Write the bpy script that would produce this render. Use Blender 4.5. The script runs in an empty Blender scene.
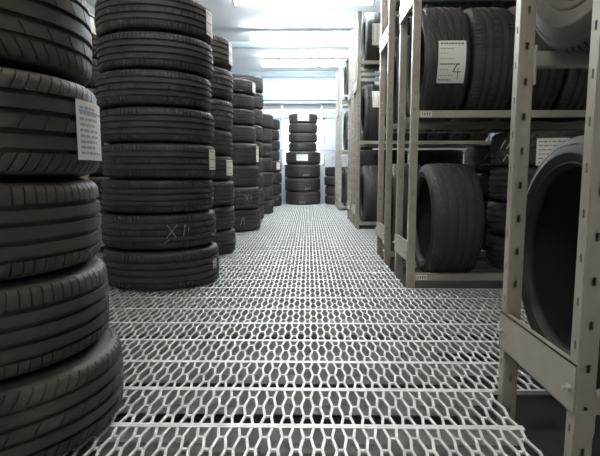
import bpy, math, random
from mathutils import Vector, Matrix
random.seed(7)
S = bpy.context.scene
C = S.collection
PI = math.pi
R_ = math.radians

# ------------------------------------------------------------------ camera, world, exposure
F = 500.0
cam_d = bpy.data.cameras.new('camera'); cam = bpy.data.objects.new('camera', cam_d); C.objects.link(cam)
cam_d.sensor_width = 36.0; cam_d.lens = 36.0 * F / 600.0
cam_d.clip_start = 0.05
PITCH = math.atan(58 / F); YAW = math.atan(8 / F)
CAM_Z = 0.64
cam.location = (0, 0, CAM_Z)
cam.rotation_euler = (PI / 2 - PITCH, 0, YAW)
S.camera = cam
S.view_settings.view_transform = 'Standard'; S.view_settings.look = 'None'
S.view_settings.gamma = 1.0; S.view_settings.use_curve_mapping = False
S.view_settings.exposure = 1.4
w = bpy.data.worlds.new('world'); S.world = w; w.use_nodes = True
w.node_tree.nodes['Background'].inputs[0].default_value = (0.80, 0.90, 1.0, 1)
w.node_tree.nodes['Background'].inputs[1].default_value = 6.0

LAMP_FAR = 52.0
LAMP_NEAR = 34.0; LAMP_DIM = 15.0
CEIL = 2.52
SLAB = -0.34

# ------------------------------------------------------------------ materials
def mat(name, base, rough=0.5, metal=0.0, noise=0.0, nscale=20.0, bump=0.0, bscale=60.0, col2=None, emis=None, estr=0.0, spec=None):
    m = bpy.data.materials.new(name); m.use_nodes = True
    nt = m.node_tree; b = nt.nodes['Principled BSDF']
    b.inputs['Base Color'].default_value = (*base, 1)
    b.inputs['Roughness'].default_value = rough
    b.inputs['Metallic'].default_value = metal
    if spec is not None: b.inputs['Specular IOR Level'].default_value = spec
    if emis:
        b.inputs['Emission Color'].default_value = (*emis, 1); b.inputs['Emission Strength'].default_value = estr
    if noise or bump or col2:
        tc = nt.nodes.new('ShaderNodeTexCoord')
        n = nt.nodes.new('ShaderNodeTexNoise'); n.inputs['Scale'].default_value = nscale; n.inputs['Detail'].default_value = 6
        nt.links.new(tc.outputs['Object'], n.inputs['Vector'])
        r = nt.nodes.new('ShaderNodeValToRGB')
        c2 = col2 if col2 else tuple(min(1, c * (1 + noise)) for c in base)
        c1 = base if col2 else tuple(c * (1 - noise) for c in base)
        r.color_ramp.elements[0].color = (*c1, 1); r.color_ramp.elements[0].position = 0.35
        r.color_ramp.elements[1].color = (*c2, 1); r.color_ramp.elements[1].position = 0.7
        nt.links.new(n.outputs['Fac'], r.inputs['Fac']); nt.links.new(r.outputs['Color'], b.inputs['Base Color'])
        if bump:
            n2 = nt.nodes.new('ShaderNodeTexNoise'); n2.inputs['Scale'].default_value = bscale; n2.inputs['Detail'].default_value = 3
            nt.links.new(tc.outputs['Object'], n2.inputs['Vector'])
            bp = nt.nodes.new('ShaderNodeBump'); bp.inputs['Strength'].default_value = bump; bp.inputs['Distance'].default_value = 0.004
            nt.links.new(n2.outputs['Fac'], bp.inputs['Height']); nt.links.new(bp.outputs['Normal'], b.inputs['Normal'])
    return m

M = {}
M['tread'] = mat('tread rubber', (0.048, 0.045, 0.041), 0.62, noise=0.25, nscale=9, bump=0.10, bscale=90, spec=0.45)
M['side'] = mat('sidewall rubber', (0.024, 0.023, 0.021), 0.62, noise=0.3, nscale=7, bump=0.06, bscale=60, spec=0.45)
M['tread_brown'] = mat('dusty brown rubber', (0.054, 0.047, 0.038), 0.6, noise=0.3, nscale=9, bump=0.10, bscale=90, spec=0.5)
M['side_brown'] = mat('dusty brown sidewall', (0.050, 0.036, 0.022), 0.68, noise=0.35, nscale=6, bump=0.05, bscale=40, spec=0.5)
M['galv'] = mat('galvanised steel', (0.72, 0.73, 0.71), 0.50, metal=0.15, noise=0.08, nscale=30)
M['post'] = mat('painted rack steel', (0.39, 0.37, 0.315), 0.42, metal=0.25, noise=0.06, nscale=12)
M['beam'] = mat('painted beam steel', (0.40, 0.38, 0.325), 0.45, metal=0.2, noise=0.08, nscale=9)
M['bolt'] = mat('zinc bolt', (0.7, 0.7, 0.68), 0.3, metal=0.9)
M['liner'] = mat('brown inner lining', (0.26, 0.19, 0.12), 0.6, noise=0.3, nscale=5)
M['paper'] = mat('white label paper', (0.78, 0.77, 0.73), 0.7)
M['paper_old'] = mat('yellowed paper', (0.75, 0.73, 0.64), 0.7)
M['ink'] = mat('grey print', (0.10, 0.10, 0.11), 0.7)
M['ink_blue'] = mat('blue grey print', (0.36, 0.40, 0.46), 0.7)
M['chalk'] = mat('white chalk', (0.42, 0.42, 0.41), 0.9)
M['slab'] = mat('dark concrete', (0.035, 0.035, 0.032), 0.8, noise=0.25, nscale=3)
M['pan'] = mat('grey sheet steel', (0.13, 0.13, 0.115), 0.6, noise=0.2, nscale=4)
M['wall'] = mat('white plaster', (0.74, 0.76, 0.77), 0.8, noise=0.03, nscale=4)
M['ceil'] = mat('white ceiling', (0.80, 0.81, 0.81), 0.8, noise=0.02, nscale=2)
M['trim'] = mat('grey painted steel', (0.42, 0.50, 0.56), 0.4)
M['pipe'] = mat('white pipe', (0.85, 0.87, 0.88), 0.35)
M['housing'] = mat('lamp housing white', (0.8, 0.8, 0.8), 0.5)
M['tube_far'] = mat('lit tube cool', (0.9, 0.95, 1), 0.5, emis=(0.86, 0.94, 1.0), estr=LAMP_FAR)
M['tube_near'] = mat('lit tube', (1, 1, 1), 0.5, emis=(1.0, 0.97, 0.91), estr=LAMP_NEAR)
M['tube_dim'] = mat('lit tube dim', (1, 1, 1), 0.5, emis=(1.0, 0.95, 0.87), estr=LAMP_DIM)
gm = bpy.data.materials.new('window glass'); gm.use_nodes = True
gb = gm.node_tree.nodes['Principled BSDF']; gb.inputs['Transmission Weight'].default_value = 1; gb.inputs['Roughness'].default_value = 0.25; gb.inputs['IOR'].default_value = 1.1
M['glass'] = gm

# ------------------------------------------------------------------ mesh helpers
class MB:
    def __init__(s): s.v = []; s.f = []; s.mi = []; s.m = 0
    def quadbox(s, P):                                   # 8 points, bottom 4 then top 4
        b = len(s.v); s.v += [tuple(p) for p in P]
        for q in ((3, 2, 1, 0), (4, 5, 6, 7), (0, 1, 5, 4), (1, 2, 6, 5), (2, 3, 7, 6), (3, 0, 4, 7)):
            s.f.append(tuple(b + i for i in q)); s.mi.append(s.m)
    def box(s, x0, x1, y0, y1, z0, z1):
        s.quadbox([(x0, y0, z0), (x1, y0, z0), (x1, y1, z0), (x0, y1, z0), (x0, y0, z1), (x1, y0, z1), (x1, y1, z1), (x0, y1, z1)])
    def strip(s, ax, ay, bx, by, wd, z0, z1):            # flat bar between two plan points
        dx, dy = bx - ax, by - ay; l = math.hypot(dx, dy) or 1; nx, ny = -dy / l * wd / 2, dx / l * wd / 2
        P = [(ax - nx, ay - ny), (bx - nx, by - ny), (bx + nx, by + ny), (ax + nx, ay + ny)]
        s.quadbox([(*p, z0) for p in P] + [(*p, z1) for p in P])
    def tube(s, a, b, r, n=14):
        a = Vector(a); b = Vector(b); d = (b - a).normalized()
        u = d.orthogonal().normalized(); v = d.cross(u)
        k = len(s.v)
        for p in (a, b):
            for i in range(n):
                t = 2 * PI * i / n; s.v.append(tuple(p + (u * math.cos(t) + v * math.sin(t)) * r))
        for i in range(n):
            j = (i + 1) % n; s.f.append((k + i, k + j, k + n + j, k + n + i)); s.mi.append(s.m)
        s.f.append(tuple(k + i for i in range(n))[::-1]); s.mi.append(s.m)
        s.f.append(tuple(k + n + i for i in range(n))); s.mi.append(s.m)
    def mesh(s, name, mats, sharp=None):
        me = bpy.data.meshes.new(name); me.from_pydata(s.v, [], s.f)
        for m in (mats if isinstance(mats, (list, tuple)) else [mats]): me.materials.append(m)
        me.polygons.foreach_set('material_index', s.mi)
        if sharp:
            me.shade_smooth(); me.set_sharp_from_angle(angle=R_(sharp))
        me.update(); return me
    def obj(s, name, mats, parent=None, loc=None, sharp=None, bevel=0):
        o = bpy.data.objects.new(name, s.mesh(name, mats, sharp)); C.objects.link(o)
        if parent: o.parent = parent
        if loc: o.location = loc
        if bevel:
            b = o.modifiers.new('bevel', 'BEVEL'); b.width = bevel; b.segments = 2; b.limit_method = 'ANGLE'
        return o

def tag(o, label=None, cat=None, group=None, kind=None):
    if label: o['label'] = label
    if cat: o['category'] = cat
    if group: o['group'] = group
    if kind: o['kind'] = kind
    return o
def empty(name, loc):
    o = bpy.data.objects.new(name, None); o.location = loc; o.empty_display_size = 0.1; C.objects.link(o); return o

# ------------------------------------------------------------------ room
XL, XR, Y0, Y1 = -2.5, 3.3, -1.6, 9.95
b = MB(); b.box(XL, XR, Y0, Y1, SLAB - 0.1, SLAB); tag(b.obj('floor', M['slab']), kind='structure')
b = MB(); b.box(XL, XR, Y0, Y1, CEIL, CEIL + 0.1); tag(b.obj('ceiling', M['ceil']), kind='structure')
b = MB(); b.box(XL - 0.1, XL, Y0, Y1, SLAB - 0.1, CEIL + 0.1); tag(b.obj('wall_left', M['wall']), kind='structure')
b = MB(); b.box(XR, XR + 0.1, Y0, Y1, SLAB - 0.1, CEIL + 0.1); tag(b.obj('wall_right', M['wall']), kind='structure')
b = MB(); b.box(XL - 0.1, XR + 0.1, Y0 - 0.1, Y0, SLAB - 0.1, CEIL + 0.1); tag(b.obj('wall_front', M['wall']), kind='structure')
WX0, WX1, WZ0, WZ1 = -0.56, 0.33, 0.72, 1.66
b = MB(); A, B = XL - 0.1, XR + 0.1
b.box(A, WX0, Y1, Y1 + 0.12, SLAB - 0.1, CEIL + 0.1); b.box(WX1, B, Y1, Y1 + 0.12, SLAB - 0.1, CEIL + 0.1)
b.box(WX0, WX1, Y1, Y1 + 0.12, SLAB - 0.1, WZ0); b.box(WX0, WX1, Y1, Y1 + 0.12, WZ1, CEIL + 0.1)
tag(b.obj('wall_back', M['wall']), kind='structure')
b = MB(); b.box(WX0, WX1, Y1 + 0.05, Y1 + 0.056, WZ0, WZ1); wn = tag(b.obj('window_1', M['glass']), kind='structure')
b = MB()
for x in (WX0, (WX0 + WX1) / 2 - .02, WX1 - 0.04): b.box(x, x + 0.04, Y1 + 0.02, Y1 + 0.08, WZ0, WZ1)
for z in (WZ0, WZ1 - 0.04): b.box(WX0, WX1, Y1 + 0.02, Y1 + 0.08, z, z + 0.04)
b.obj('window_frame', M['trim'], wn)
# beams across the ceiling
for i, (y, z) in enumerate(((7.62, 2.435), (9.86, 2.42))):
    b = MB(); b.box(XL, XR, y, y + 0.07, z, CEIL); tag(b.obj('trim_%d' % (i + 1), M['trim'], bevel=0.004), kind='structure')

# ------------------------------------------------------------------ expanded-metal walkway
PW, CP = 0.2115, 0.0515; RW = PW / 4
def grating(b, x0, x1, y0, y1, top=0.0, fl=0.045):
    ny = int(round((y1 - y0) / PW))
    for k in range(ny):
        ya = y0 + k * PW; yb = ya + PW
        for (e0, e1, f) in ((ya + 0.0005, ya + 0.010, ya + 0.0005), (yb - 0.010, yb - 0.0005, yb - 0.0035)):
            b.box(x0, x1, e0, e1, top - 0.003, top + 0.001)
            b.box(x0, x1, f, f + 0.003, top - fl, top - 0.003)
        n = int((x1 - x0) / CP)
        h = 0.0084                                                # half length of the short bars
        for i in range(n + 1):
            xc = x0 + i * CP
            for r in range(0, 4):
                # nodes on row r and row r+1 ; rows alternate by half a cell
                xa = xc if r % 2 == 0 else xc + CP / 2
                yr = ya + r * RW; yn = yr + RW
                if r > 0 and xa < x1: b.strip(xa - h, yr, xa + h, yr, 0.0090, top - 0.005, top)
                for sg in (-1, 1):
                    ax_ = xa + sg * h; bx_ = xa + sg * (CP / 2 - h)
                    if x0 <= min(ax_, bx_) and max(ax_, bx_) <= x1:
                        b.strip(ax_, yr, bx_, yn, 0.0068, top - 0.005, top)
GX = 0.540; GY = 1.192 - PW * 9
b = MB()
for k in range(50):
    y = GY + k * PW
    if y > 9.75: break
    side = any(lo <= y + PW / 2 <= hi for lo, hi in ((1.41, 2.70), (3.97, 5.46), (6.70, 7.93)))      # passages between the racks
    grating(b, GX - CP * 58, GX, y, y + PW)
    if side: grating(b, GX, GX + CP * 52, y, y + PW, fl=0.012 if y < 1.6 else 0.045)
gr = b.obj('floor', M['galv']); tag(gr, kind='structure')
# joists and added slats under the walkway
b = MB()
for y in [0.2 + 0.9 * k for k in range(11)]:
    b.box(-2.45, 0.52, y, y + 0.05, -0.13, -0.046); b.box(-2.45, 0.52, y - 0.02, y + 0.07, -0.136, -0.13)
for x in (-1.6, -0.55, 0.47):
    b.box(x, x + 0.06, -0.5, 9.9, -0.30, -0.137)
for k in range(47): b.box(-2.42, .50, GY + PW * k - .005, GY + PW * k + .150, -.078, -.075)  # slats added under the planks, their dark gaps stand for shadow in the holes
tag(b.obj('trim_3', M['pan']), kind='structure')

# ------------------------------------------------------------------ tyres
def ring(b, prof, N, close=False):
    """lathe of prof [(r, z)] about z"""
    k = len(b.v); n = len(prof)
    for i in range(N):
        t = 2 * PI * i / N; c, s = math.cos(t), math.sin(t)
        for (r, z) in prof: b.v.append((r * c, r * s, z))
    for i in range(N):
        j = (i + 1) % N
        for q in range(n if close else n - 1):
            p = (q + 1) % n
            b.f.append((k + i * n + q, k + j * n + q, k + j * n + p, k + i * n + p)); b.mi.append(b.m)

SPEC = {  # grooves (centre, half width, depth), shoulder period, slant function, siped ribs
    'touring': dict(g=[(-.055, .004, .008), (-.022, .0055, .010), (.013, .0055, .010), (.046, .0055, .010)], M=84, sl=lambda a: 0.25 * a, ribs=(0, 4), wob=0),
    'saloon': dict(g=[(-.050, .004, .008), (-.018, .0055, .010), (.018, .0055, .010), (.050, .004, .008)], M=96, sl=lambda a: -0.3 * a, ribs=(0, 2, 4), wob=0),
    'notched': dict(g=[(-.050, .004, .009), (-.017, .005, .010), (.018, .005, .010), (.052, .004, .009)], M=76, sl=lambda a: 2.0 * a, ribs=(0, 2, 4), wob=0),
    'block': dict(g=[(-.046, .004, .008), (0.0, .006, .010), (.046, .004, .008)], M=60, sl=lambda a: 2.2 * abs(a), ribs=(0, 1, 2, 3), wob=.003),
    'slant': dict(g=[(-.050, .004, .009), (-.018, .005, .010), (.016, .005, .010), (.050, .004, .009)], M=64, sl=lambda a: -2.2 * a, ribs=(0, 1, 3, 4), wob=0),
    'sport': dict(g=[(-.050, .006, .008), (-.016, .006, .008), (.020, .006, .008), (.054, .004, .008)], M=40, sl=lambda a: 1.6 * math.sin(a * 14), ribs=(0, 2, 4), wob=0, low=.84),
}
SPEC['lowprofile'] = dict(SPEC['sport'], low=.66)
def tyre_meshes(key):
    """unit tyre: radius .33, width .20, base at z 0"""
    sp = SPEC[key]; R = 0.33; W = 0.20; H = W / 2
    out = [(R - .030, .0925), (R - .040, .0965), (R - .055, .0992), (R - .058, .1000), (R - .062, .1000), (R - .065, .0990), (R - .078, .0980),
           (R - .094, .0935), (R - .097, .0950), (R - .102, .0945), (R - .108, .0900), (R - .113, .0850), (R - .116, .0780), (R - .112, .0720),
           (R - .095, .0800), (R - .070, .0870), (R - .045, .0850), (R - .028, .0740), (R - .022, .0550), (R - .019, .0300), (R - .018, .0)]
    kk = sp.get('low', 1.0); out = [(R - .03 - (R - .03 - r) * kk if r < R - .03 else r, z) for (r, z) in out]
    lower = [(r, H - z) for (r, z) in out]
    upper = [(r, H + z) for (r, z) in reversed(out[:-1])]
    b = MB(); ring(b, lower + upper + [(R - .027, H + .0915), (R - .022, H), (R - .027, H - .0915)], 96, close=True)
    np_ = len(lower + upper) + 3
    lo_, hi_ = 14, len(lower + upper) - 15
    b.mi = [1 if lo_ <= (i % np_) <= hi_ else 0 for i in range(len(b.f))]
    carc = b.mesh('tyre ' + key, [M['side'], M['side']], sharp=40)
    # tread band
    def crown(a):
        t = abs(a)
        if t <= .068: return R - .0035 * (t / .068) ** 2
        if t <= .0925:
            u = (t - .068) / .0245; return R - .0035 - .0275 * (1 - math.sqrt(max(0, 1 - u * u * .97)))
        return R - .031
    A_ = [(-.0925, None), (-.091, None), (-.088, None), (-.083, None), (-.076, None), (-.068, None)]
    mids = []
    for gi, (c, hw, d) in enumerate(sp['g']):
        mids += [(c - hw - .0008, 0), (c - hw, 1), (c + hw, 1), (c + hw + .0008, 0)]
    vals = [(a, 0, gi2) for gi2, a in []]
    samples = [(a, 0.0) for a, _ in A_]
    for (c, hw, d) in sp['g']:
        samples += [(c - hw - .0006, 0.0), (c - hw, d), (c + hw, d), (c + hw + .0006, 0.0)]
    samples += [(-a, 0.0) for a, _ in reversed(A_)]
    # rib edges sit right beside the grooves; add a point in the middle of every rib
    full = [samples[0]]
    for p, q in zip(samples, samples[1:]):
        if p[1] == 0 and q[1] == 0 and q[0] - p[0] > .015: full.append(((p[0] + q[0]) / 2, 0.0))
        full.append(q)
    def rib(a):
        return sum(1 for (c, hw, d) in sp['g'] if a > c)
    Mn = sp['M']; us = (0.0, .03, .15, .18, .59)
    b = MB(); n = len(full); N = Mn * 5
    for i in range(N):
        per, k = divmod(i, 5)
        for (a, dep) in full:
            rb = rib(a)
            d = dep
            edge = abs(a) > .087
            if k in (1, 2) and rb in sp['ribs'] and dep == 0 and not edge and rb in (0, len(sp['g'])): d = .0055
            elif k in (1, 2) and rb in sp['ribs'] and dep == 0 and not edge: d = .0045 if per % 2 == 0 else 0
            t = 2 * PI * (per + us[k]) / Mn + sp['sl'](a)
            aa = a + (sp['wob'] * math.sin(2 * PI * (per * 1.0 + us[k])) if abs(a) < .06 and sp['wob'] else 0)
            r = crown(a) - d
            b.v.append((r * math.cos(t), r * math.sin(t), H + aa))
    for i in range(N):
        j = (i + 1) % N
        for q in range(n - 1):
            b.f.append((i * n + q, j * n + q, j * n + q + 1, i * n + q + 1)); b.mi.append(0)
    tr = b.mesh('tread ' + key, M['tread'], sharp=28)
    return carc, tr
TM = {k: tyre_meshes(k) for k in SPEC}
def recolour(pair):
    a, t = pair[0].copy(), pair[1].copy(); a.materials[0] = M['side_brown']; a.materials[1] = M['liner']; t.materials[0] = M['tread_brown']; return a, t
TM['brown'] = recolour(TM['notched'])
TM['brown_slant'] = recolour(TM['slant']); TM['brown_touring'] = recolour(TM['touring'])
for k_ in ('brown_slant', 'brown_touring'): TM[k_][0].materials[0] = M['side']
TM['brown_notched'] = (TM['brown_touring'][0], TM['brown'][1])
TM['brown_sport'] = recolour(TM['lowprofile']); TM['brown_sport'][0].materials[0] = M['side']
_carcass = {}; _tread = {}
for k, (a, t) in TM.items():
    _carcass[k] = bpy.data.objects.new('car_tyre', a)
    _tread[k] = bpy.data.objects.new('tread', t)

def make_tyre(key, loc, R, W, label, group, upright=False, spin=None, yaw=0.0):
    """copies the tyre and its tread; R, W scale the unit tyre"""
    o = _carcass[key].copy(); C.objects.link(o)
    t = _tread[key].copy(); C.objects.link(t); t.parent = o
    o.location = loc; o.scale = (R / .33, R / .33, W / .20)
    sp = random.uniform(0, 2 * PI) if spin is None else spin
    if upright:
        o.rotation_mode = 'ZYX'; o.rotation_euler = (0, PI / 2, sp)
        if yaw:
            o.rotation_mode = 'QUATERNION'
            o.rotation_quaternion = (Matrix.Rotation(yaw, 3, 'Z') @ Matrix.Rotation(PI / 2, 3, 'Y') @ Matrix.Rotation(sp, 3, 'Z')).to_quaternion()
    else: o.rotation_euler = (0, 0, sp)
    o['spin'] = sp
    tag(o, label, 'tyre', group); return o

def patch(b, R, a0, a1, z0, z1, n=10, th=0.0012, tilt=0.0):
    """curved slip of paper on a cylinder of radius R, angles in degrees"""
    k = len(b.v)
    for rr in (R, R + th):
        for i in range(n + 1):
            t = R_(a0 + (a1 - a0) * i / n); dz = tilt * (i / n - .5)
            for z in (z0, z1): b.v.append((rr * math.cos(t), rr * math.sin(t), z + dz))
    m = 2 * (n + 1)
    for i in range(n):
        p = k + 2 * i
        b.f += [(p + m, p + m + 2, p + m + 3, p + m + 1), (p, p + 1, p + 3, p + 2), (p, p + 2, p + m + 2, p + m), (p + 1, p + m + 1, p + m + 3, p + 3)]
        b.mi += [b.m] * 4
    e = k + 2 * n
    b.f += [(k, k + m, k + m + 1, k + 1), (e, e + 1, e + m + 1, e + m)]; b.mi += [b.m] * 2

def paper(t, ang, half, z0, z1, style='lines', m='paper', tilt=0.0, across=False):
    """label stuck on tyre t. ang: direction in the world plan (lying) or around the tyre (upright); z in unit tyre space"""
    a = ang - math.degrees(t['spin']); Rr = 0.3315
    b = MB(); patch(b, Rr, a - half, a + half, z0, z1, tilt=tilt)
    lab = b.obj('paper_label', M[m], t)
    b = MB(); R2 = Rr + .0012; rnd = random.Random(int(ang * 13 + half * 7))
    def lines(n, wide=.9):
        for i in range(n):
            if across:            # text lines run along the tyre's axis, one under another round the tread
                c = a + half * (0.82 - 1.64 * i / max(1, n - 1)) * (1)
                zz = z0 + (z1 - z0) * .10
                while zz < z0 + (z1 - z0) * wide * rnd.uniform(.6, 1.0):
                    L = (z1 - z0) * rnd.uniform(.05, .16); patch(b, R2, c - half * .045, c + half * .045, zz, min(zz + L, z1 - .004), 1, .0005); zz += L + (z1 - z0) * .035
            else:
                c = z0 + (z1 - z0) * (0.88 - .76 * i / max(1, n - 1)); aa = a - half * .85
                while aa < a + half * wide * rnd.uniform(.2, .9):
                    L = half * rnd.uniform(.10, .30); patch(b, R2, aa, min(aa + L, a + half * .92), c - .0025, c + .0025, 2, .0005); aa += L + half * .07
    if style == 'lines': lines(6)
    elif style == 'few': lines(3)
    elif style == 'four':         # goods label: rows of print and a large hand-written 4
        H_ = z1 - z0; rows = [(.86, 1.6, .85), (.62, .6, .5), (.40, .6, .35), (.14, .6, .6), (-.10, 1.5, .75), (-.36, .6, .35), (-.62, .6, .55), (-.84, 1.2, .5)]
        for c_, wt, ln_ in rows:
            c = a - half * c_; zz = z0 + H_ * .07
            while zz < z0 + H_ * ln_:
                L = H_ * rnd.uniform(.04, .10); patch(b, R2, c - half * .022 * wt, c + half * .022 * wt, zz, zz + L, 1, .0005); zz += L + H_ * .025
        for (u0, v0, u1, v1) in ((.70, .38, .58, .60), (.58, .60, .84, .60), (.74, .50, .74, .80)):
            zA, zB = sorted((z0 + H_ * u0, z0 + H_ * u1)); cA, cB = sorted((a + half * (v0 * 1.6 - .5), a + half * (v1 * 1.6 - .5)))
            if u0 == .70:
                for q in range(5): patch(b, R2, cA + (cB - cA) * q / 5, cA + (cB - cA) * (q + 1) / 5, zB - (zB - zA) * (q + 1) / 5 - .003, zB - (zB - zA) * q / 5, 1, .0005)
            else: patch(b, R2, cA - .4, cB + .4, zA - .0015, zB + .0015, 8, .0006)
    if style in ('lines', 'few', 'four'):
        b.obj('printed_text', M['ink'], lab)
    if style == 'bar':
        patch(b, R2, a - half * .9, a + half * .9, z0 + (z1 - z0) * .80, z0 + (z1 - z0) * .84, 6, .0005)
        b.obj('printed_text', M['ink_blue'], lab)
        b2 = MB(); 
        b = b2; lines(9, .5); b.obj('printed_text', M['ink_blue'], lab)
    return lab

def scribble(t, segs, wd=.0035, name='chalk_mark', upright=False):
    """hand-written chalk strokes: segs of (deg0, z0, deg1, z1)"""
    b = MB(); R = .3318
    for (a0, z0, a1, z1) in segs:
        s = math.degrees(t['spin']); n = 4
        x0, x1 = R_(a0 - s) * R, R_(a1 - s) * R
        L = math.hypot(x1 - x0, z1 - z0) or 1; nx, nz = -(z1 - z0) / L * wd / 2, (x1 - x0) / L * wd / 2
        k = len(b.v)
        for i in range(n + 1):
            u = i / n; x, z = x0 + (x1 - x0) * u, z0 + (z1 - z0) * u
            for sg in (-1, 1):
                th = (x + sg * nx) / R
                b.v.append((R * math.cos(th), R * math.sin(th), z + sg * nz))
        for i in range(n):
            p = k + 2 * i; b.f.append((p, p + 2, p + 3, p + 1)); b.mi.append(0)
    return b.obj(name, M['chalk'], t)

ORD = ['bottom', 'second from the bottom', 'third from the bottom', 'fourth from the bottom', 'fifth from the bottom',
       'sixth from the bottom', 'seventh from the bottom', 'eighth from the bottom', 'ninth from the bottom']
def stack(x, y, sizes, keys, where, group, z=0.0, jit=.010, notes=None, adj='black tyre', offs=None):
    """sizes: list of (R, W) from the floor up"""
    out = []; n = len(sizes)
    for i, (R, W) in enumerate(sizes):
        key = keys[i % len(keys)]
        wh = 'topmost' if i == n - 1 else ORD[i]
        lab = (notes or {}).get(i) or '%s, %s in %s' % (adj, wh, where)
        out.append(make_tyre(key, (x + (offs[i] if offs else 0) + random.uniform(-jit, jit), y + random.uniform(-jit, jit), z), R, W, lab, group))
        z += W + .0006
    return out

# left row, from the camera on
r = random.Random(3)
st1 = stack(-.81, 1.20, [(.338, .200), (.335, .205), (.335, .215), (.335, .230), (.335, .230), (.333, .21)], ['brown_notched', 'brown_touring', 'brown_touring', 'brown_notched', 'brown_slant', 'brown_notched'],
            'the nearest stack at the left edge', 'tyres of the nearest left stack', jit=.003, offs=[-.013, -.040, -.052, -.047, -.058, -.06],
            notes={3: 'black tyre with large white label, fourth from the bottom in nearest left stack'})
for t in st1:
    pass
paper(st1[3], 5, 14, .036, .155, 'bar', tilt=0)
st2 = stack(-.850, 2.87, [(.326, .216), (.320, .196), (.311, .180), (.311, .188), (.311, .183), (.311, .184), (.311, .186), (.311, .192)], ['touring', 'saloon'], 'the tall second stack on the left', 'tyres of the second left stack', jit=.010,
            notes={0: 'black tyre with a small white sticker, bottom of the tall second stack on the left',
                   1: 'black tyre with chalk strokes, second from the bottom in the second left stack',
                   3: 'black tyre with white label, fourth from the bottom in the second left stack',
                   7: 'black tyre with a glossy white label, topmost in the second left stack'})
paper(st2[7], -6, 10, .03, .165, 'few'); paper(st2[3], -8, 9, .05, .17, 'few', 'paper_old')
paper(st2[0], -13, 4, .08, .13, 'few')
scribble(st2[1], [(-68, .07, -58, .14), (-67, .14, -59, .07), (-52, .075, -50, .14), (-66, .06, -70, .045), (-47, .10, -46, .125)])
scribble(st2[0], [(-146, .04, -142, .05), (-147, .07, -143, .075), (-146, .10, -143, .11)])
scribble(st2[2], [(-20, .05, -17, .06), (-20, .09, -17, .10), (-14, .12, -11, .12)])
st3 = stack(-.905, 3.90, [(.325, .186), (.325, .186), (.325, .187), (.325, .187), (.325, .19), (.322, .225), (.322, .225), (.322, .225)], ['saloon', 'touring', 'notched'],
            'the third stack on the left', 'tyres of the third left stack',
            notes={7: 'grey-lit tyre with a white label, topmost in the third left stack',
                   3: 'black tyre with a yellowish white label, fourth from the bottom in the third left stack'})
paper(st3[7], -2, 12, .03, .17, 'few'); paper(st3[3], -12, 11, .04, .165, 'few', 'paper_old')
st4 = stack(-.862, 5.40, [(.34, .235), (.34, .232), (.335, .225), (.335, .225), (.315, .18), (.305, .165), (.30, .15), (.295, .145)], ['touring', 'notched', 'saloon'],
            'the fourth stack on the left', 'tyres of the fourth left stack',
            notes={7: 'tyre with a small white label, topmost in the fourth left stack',
                   3: 'black tyre with a narrow white label, fourth from the bottom in the fourth left stack',
                   1: 'black tyre with pale chalk marks, second from the bottom in the fourth left stack'})
paper(st4[7], -8, 12, .03, .17, 'few'); paper(st4[3], -8, 9, .03, .17, 'few', 'paper_old')
scribble(st4[1], [(-52, .07, -44, .13), (-52, .13, -44, .07), (-38, .07, -38, .13)]); scribble(st4[0], [(-78, .12, -68, .12), (-62, .06, -58, .13), (-55, .06, -55, .13)])
st5 = stack(-.905, 6.5, [(.33, .20)] * 9, ['saloon', 'touring', 'notched'], 'the fifth stack on the left', 'tyres of the fifth left stack')
st6 = stack(-.845, 7.4, [(.33, .205)] * 7, ['touring', 'saloon'], 'the sixth stack on the left', 'tyres of the sixth left stack')
st7 = stack(-.80, 9.0, [(.335, .20)] * 4 + [(.29, .18)] * 4, ['saloon', 'touring'], 'the seventh and farthest stack on the left', 'tyres of the seventh left stack',
            notes={3: 'black tyre with a white label, uppermost wide one of the farthest left stack'})
paper(st7[3], -30, 10, .05, .17, 'few')
stb = stack(-1.66, 3.76, [(.33, .20)] * 8, ['touring', 'saloon'], 'the stack added behind the left racks post', 'tyres of the stack added to darken the gap behind the left row')  # stack added to darken the bright wall gap between the first two stacks
# end of the aisle
st8 = stack(-.10, 9.5, [(.335, .25), (.335, .245), (.335, .25), (.335, .235), (.27, .165), (.275, .17), (.275, .175), (.27, .17)], ['touring', 'saloon', 'notched'],
            'the stack facing down the aisle', 'tyres of the stack at the end of the aisle', jit=.006,
            notes={7: 'small tyre with a white sheet, topmost in the stack ending the aisle',
                   3: 'wide tyre with white label, fourth from bottom in the stack ending the aisle',
                   0: 'wide tyre with chalk number, bottom of the stack ending the aisle',
                   1: 'wide tyre with chalk number, second from bottom in the stack ending the aisle'})
paper(st8[7], -88, 22, .04, .19, 'few'); paper(st8[3], -92, 18, .05, .15, 'few')
for q, (t, a) in enumerate(((st8[0], -100), (st8[1], -82), (st8[2], -86))):
    scribble(t, [(a + 4 * i, .03, a + 4 * i + (2 if (i + q) % 2 else 0), .055) for i in range(5)] + [(a - 1, .03, a + 3, .03)], wd=.007)
st9 = stack(.61, 9.5, [(.30, .175)] * 4, ['saloon', 'touring'], 'the low stack near the back wall', 'tyres of the low stack at the end of the aisle')
for sgrp in (st5, st6, st7, st8, st9): pass

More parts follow.
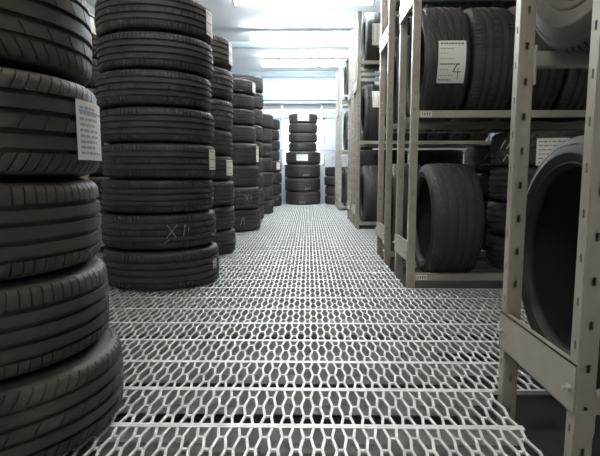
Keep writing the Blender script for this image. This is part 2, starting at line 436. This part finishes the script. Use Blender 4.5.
# ------------------------------------------------------------------ racks
def post_mesh(x, y, z0, z1, sgn, d=0.030, f=0.036, lip=0.008):
    """open C section, web facing the aisle (-x), perforated web and flanges. sgn is the way the opening looks along y: none, both flanges run to +x"""
    b = MB(); th = 0.0022
    # (start, end) plan segments with the hole strip inside
    P = [(x + f, y + lip), (x + f, y), (x, y), (x, y + d), (x + f, y + d), (x + f, y + d - lip)]
    zs = [z0]; holes = []
    z = z0 + 0.03
    while z < z1 - .05:
        holes.append((z, z + .018)); z += .045
    def seg(p, q, hole, phase):
        dx, dy = q[0] - p[0], q[1] - p[1]; L = math.hypot(dx, dy); ux, uy = dx / L, dy / L; nx, ny = uy * th, -ux * th
        def slab(a, c, za, zb):
            ax_, ay_ = p[0] + ux * a, p[1] + uy * a; cx_, cy_ = p[0] + ux * c, p[1] + uy * c
            pts = [(ax_, ay_), (cx_, cy_), (cx_ - nx, cy_ - ny), (ax_ - nx, ay_ - ny)]
            b.quadbox([(*t, za) for t in pts] + [(*t, zb) for t in pts])
        if not hole: slab(0, L, z0, z1); return
        h0, h1 = hole
        slab(0, h0, z0, z1); slab(h1, L, z0, z1)
        cur = z0
        for i, (ha, hb) in enumerate(holes):
            if i % 2 == phase:
                slab(h0, h1, cur, ha); cur = hb
        slab(h0, h1, cur, z1)
    seg(P[0], P[1], None, 0)
    seg(P[1], P[2], (.013, .022), 0)          # flange facing the camera
    seg(P[2], P[3], (.011, .018), 1)          # web facing the aisle
    seg(P[3], P[4], (.013, .022), 0)
    seg(P[4], P[5], None, 0)
    return b
RD = 0.40
def rack(x, y, L, levels, label, ztop=2.3, ties=(.14, 1.50), tags=(), z0=SLAB, diag=True, group='storage racks along the right side', m='post', tie_from=None):
    """upright frames at x and x+L; front posts at y, back posts at y+RD"""
    root = empty('storage_rack', (x, y, z0)); tag(root, label, 'rack', group)
    h = ztop - z0
    for px in (0, L - .036):
        for py in (0, RD - .030):
            post_mesh(px, py, 0, h, 0).obj('post', M[m], root)
        for tz in ties:
            b = MB(); zz = tz - z0
            b.box(px - .006, px - .003, -.001, RD + .001, zz, zz + .105)
            b.box(px - .006, px + .010, -.001, RD + .001, zz + .102, zz + .105)
            b.box(px - .006, px + .006, -.001, RD + .001, zz, zz + .003)
            tp = b.obj('tie_plate', M[m], root)
            for py in (.016, RD - .016):
                b = MB(); dz = .052
                b.tube((px - .006, py, zz + dz), (px - .013, py, zz + dz), .008, 6); b.tube((px - .0125, py, zz + dz), (px - .021, py, zz + dz), .0045, 8)
                b.obj('bolt', M['bolt'], tp)
        b = MB()                                  # joint sleeve round the front post
        b.box(px - .003, px + .039, -.004, -.0005, .44 - .0, .49); 
        b.obj('joint_sleeve', M[m], root)
    for lz in levels:
        for py in (.003, RD - .043):
            b = MB(); zz = lz - z0
            b.box(.036, L - .036, py, py + .040, zz - .037, zz)
            b.box(.034, .040, py - .004, py + .044, zz - .085, zz + .015)       # end bracket
            b.box(L - .040, L - .034, py - .004, py + .044, zz - .085, zz + .015)
            bm_ = b.obj('shelf_beam', M['beam'], root, bevel=.002)
            if py < .01 and lz in tags:
                c = MB(); c.box(.048, .108, py - .0018, py - .0006, zz - .033, zz - .005)
                lb = c.obj('shelf_label', M['paper_old'], bm_)
                c = MB()
                for q in range(4): c.box(.055 + q * .013, .061 + q * .013, py - .0026, py - .0019, zz - .026, zz - .012)
                c.obj('printed_text', M['ink'], lb)
    return root
RX = 0.550
SH = (.07, .955, 1.80)
rack(RX, .985, 2.3, (.175, .945, 1.80), 'grey perforated steel rack nearest the camera on the right, its foot beside the walkway edge')
rack(RX, 2.72, 2.6, SH, 'steel tyre rack with paper tags on its beams, second from the camera', tags=(.07, .955))
rack(RX - .01, 3.48, 2.6, SH, 'grey steel tyre rack right behind the one with paper tags')
rack(RX - .025, 5.5, 2.6, SH, 'steel rack beyond the side passage, white-labelled tyre on its top shelf')
rack(RX - .03, 6.18, 2.6, SH, 'grey steel rack close behind the rack beyond the side passage')
rack(RX - .06, 7.95, 2.6, SH, 'pale steel rack second to last on the right, near the far stack')
rack(RX - .06, 8.66, 2.6, SH, 'pale steel rack last on the right, nearest the back wall')

# left rack behind the stacks
rack(-2.45, 3.0, 1.12, SH, 'steel rack standing behind the stacks on the left, one post showing', ties=(.14, 1.5), group=None)

HOLE = lambda R: R - math.sqrt(max(0, R * R - .20 ** 2))
def row(x0, yc, zbeam, n, R, W, keys, where, group, notes=None, gap=.004, skip=()):
    out = []; x = x0
    for i in range(n):
        Wi = W * random.uniform(.97, 1.03); Ri = R * random.uniform(.985, 1.01)
        cz = zbeam + math.sqrt(Ri * Ri - .158 ** 2) + .002
        if i not in skip:
            ln = ['first from the aisle', 'second from the aisle', 'third from the aisle', 'fourth from the aisle', 'fifth from the aisle', 'sixth from the aisle'][i]
            lab = (notes or {}).get(i) or 'upright tyre, %s on %s' % (ln, where)
            out.append(make_tyre(keys[i % len(keys)], (x, yc, cz), Ri, Wi, lab, group, upright=True))
        x += Wi + gap
    return out
# nearest rack
YN = .985 + RD / 2
n1 = row(.605, YN, .175, 3, .296, .235, ['brown_sport', 'sport', 'touring'], 'the low shelf of the nearest rack', 'tyres on the low shelf of the nearest rack',
         {0: 'large black tyre seen into its open side, on the low shelf of the nearest rack'})
n2 = row(.600, YN, .945, 3, .345, .235, ['brown', 'touring', 'sport'], 'the middle shelf of the nearest rack', 'tyres on the middle shelf of the nearest rack',
         {0: 'brownish worn tyre overhead, first on the middle shelf of the nearest rack'})
# rack A
YA = 2.72 + RD / 2
a1 = row(.600, YA, .955, 6, .308, .235, ['sport', 'saloon', 'notched', 'touring', 'sport', 'saloon'], 'the middle shelf of the second rack', 'tyres on the middle shelf of the second rack',
         {0: 'upright tyre with a large printed white label, on the middle shelf of the second rack'})
paper(a1[0], -83, 19.5, .048, .168, 'four', across=True, tilt=.0)
paper_t = a1[1]
a0 = row(.655, YA, .07, 1, .325, .285, ['lowprofile'], 'the low shelf of the second rack', 'tyres on the low shelf of the second rack',
         {0: 'upright wide tyre standing alone on the low shelf of the second rack'})
a2 = stack(1.36, YA, [(.30, .195)] * 4, ['saloon', 'touring', 'sport', 'block'], 'the short stack on the second rack', 'flat tyres in the short stack on the second rack', z=.071,
           notes={3: 'tyre lying flat with big white paper, topmost of the stack behind near post'})
paper(a2[3], -109, 15, .005, .150, 'lines')
# rack B
YB = 3.48 + RD / 2
row(.585, YB, .07, 2, .325, .235, ['touring', 'saloon'], 'the low shelf of the third rack', 'tyres on the low shelf of the third rack')
row(.585, YB, .955, 6, .33, .235, ['saloon', 'touring', 'notched'], 'the middle shelf of the third rack', 'tyres on the middle shelf of the third rack')
row(.60, YB, 1.80, 6, .33, .235, ['touring', 'saloon', 'sport'], 'the top shelf of the third rack', 'tyres added on the top shelf of the third rack to darken it')  # row added to darken the space above the second rack's tyres
b1 = stack(1.49, YB + .02, [(.33, .185)] * 4, ['saloon', 'notched', 'touring', 'saloon'], 'the stack on the third rack', 'flat tyres stacked on the third rack', z=.071, jit=.006,
           notes={3: 'tyre lying flat with white chalk writing, topmost of the stack on the third rack'})
scribble(b1[3], [(-150, .045, -143, .055), (-143, .06, -136, .05), (-146, .09, -140, .13)], wd=.006)
scribble(a2[3], [(-160, .03, -154, .07), (-154, .07, -150, .03), (-150, .04, -145, .09), (-143, .05, -138, .08), (-150, .005, -140, .008), (-140, .008, -136, .02), (-165, .10, -158, .15), (-156, .10, -150, .14)], wd=.007)
# racks C, D
def row_c(y, xs, tag_, lows=(.07, .955, 1.80), n=3, ns=None, names=('low', 'middle', 'top'), notes=None, Rs=(.33, .33, .31)):
    res = {}
    for lz, nm, Rr in zip(lows, names, Rs):
        res[nm] = row(xs, y + RD / 2, lz, (ns or {}).get(nm, n), Rr, .225, ['touring', 'saloon', 'notched'], 'the %s shelf of %s' % (nm, tag_), 'tyres on the %s shelf of %s' % (nm, tag_), (notes or {}).get(nm))
    return res
rc = row_c(5.5, .60, 'the fourth rack', ns={'low': 6, 'middle': 6}, Rs=(.33, .33, .295), notes={'top': {0: 'grey upright tyre with a white paper label, on the top shelf of the fourth rack'},
                                              'middle': {0: 'upright tyre with a white paper label, on the middle shelf of the fourth rack'}})
paper(rc['top'][0], -90, 22, .06, .15, 'few'); paper(rc['middle'][0], -115, 17, .07, .18, 'few')
row_c(6.18, .60, 'the fifth rack', lows=(.955,), n=3, names=('middle',), Rs=(.33,))
for q, (x, wh) in enumerate(((.93, 'first stack from the aisle on the fifth rack'), (1.62, 'second stack from the aisle on the fifth rack'), (2.31, 'third stack from the aisle on the fifth rack'))):
    stack(x, 6.40, [(.325, .203)] * 4, ['touring', 'saloon'], wh, 'flat tyres stacked on the fifth rack', z=.071, jit=.004)
rd = row_c(7.95, .58, 'the sixth rack', n=2, notes={'middle': {0: 'upright tyre with white labels, first on the middle shelf of the sixth rack'}})
paper(rd['middle'][0], -90, 22, .03, .12, 'few')
row_c(8.66, .58, 'the seventh rack', lows=(.07,), n=2, Rs=(.305,))

# ------------------------------------------------------------------ end of the room
root = empty('wall_rack', (-.10, 9.86, 0)); tag(root, 'slim white steel frame standing against the back wall behind the aisle end stack', 'rack')
for x in (-.40, .36):
    b = MB(); b.box(x - .018, x + .018, -.02, .02, 0.003, 1.90); b.obj('post', M['pipe'], root, bevel=.003)
for z in (1.02, 1.72):
    b = MB(); b.box(-.75, .95, -.045, -.021, z - .014, z + .014); b.obj('rail', M['trim'], root, bevel=.003)

b = MB(); b.tube((XL + .05, 9.78, 1.925), (XR - .05, 9.78, 1.925), .022, 16)
pp = b.obj('water_pipe', M['pipe'], sharp=50); tag(pp, 'thin white pipe running across the back wall under the grey duct', 'pipe')
b = MB()
for x in (-1.9, -.6, .9, 2.4): b.box(x - .01, x + .01, 9.78, 9.95, 1.90, 1.91)
b.obj('pipe_bracket', M['trim'], pp)
b = MB(); b.box(XL + .02, XR - .02, 9.72, 9.945, 1.96, 2.11)
dk = b.obj('cable_duct', M['trim'], bevel=.008); tag(dk, 'grey rectangular duct running across the back wall below the ceiling', 'duct')
b = MB(); b.box(XL + .02, XR - .02, 9.70, 9.72, 2.03, 2.036); b.obj('duct_seam', M['pipe'], dk)

# ------------------------------------------------------------------ lamps
def lamp(x, y, L, key, label, drop=.09):
    root = empty('ceiling_light', (x, y, CEIL)); tag(root, label, 'light', 'fluorescent ceiling lights')
    b = MB(); b.box(-L / 2, L / 2, -.045, .045, -drop + .03, -drop + .055)
    for sx in (-L * .3, L * .3): b.box(sx - .015, sx + .015, -.015, .015, -drop + .05, 0)
    b.obj('housing', M['housing'], root, bevel=.004)
    for sy in (-.024, .024):
        b = MB(); b.tube((-L / 2 + .02, sy, -drop + .005), (L / 2 - .02, sy, -drop + .005), .013, 12); b.obj('tube', M[key], root, sharp=50)
    b = MB()
    for sx in (-1, 1): b.box(sx * (L / 2 - .012) - .012, sx * (L / 2 - .012) + .012, -.045, .045, -drop - .012, -drop + .035)
    b.obj('end_cap', M['housing'], root)
lamp(-.05, 8.75, 1.5, 'tube_far', 'lit fluorescent ceiling light farthest down the aisle', drop=.12)
lamp(-.05, 7.0, 1.5, 'tube_far', 'lit fluorescent ceiling light in the middle of those above the aisle', drop=.12)
lamp(-.05, 5.55, 1.5, 'tube_far', 'lit fluorescent ceiling light at the top edge of the photo', drop=.12)
lamp(-.30, 3.6, 1.5, 'tube_near', 'lit fluorescent ceiling light above the second left stack')
lamp(-.30, 1.5, 1.5, 'tube_dim', 'lit fluorescent ceiling light above the nearest rack')
lamp(-.30, -.6, 1.5, 'tube_dim', 'lit fluorescent ceiling light behind the camera')

for o in C.objects:
    if 'spin' in o: del o['spin']
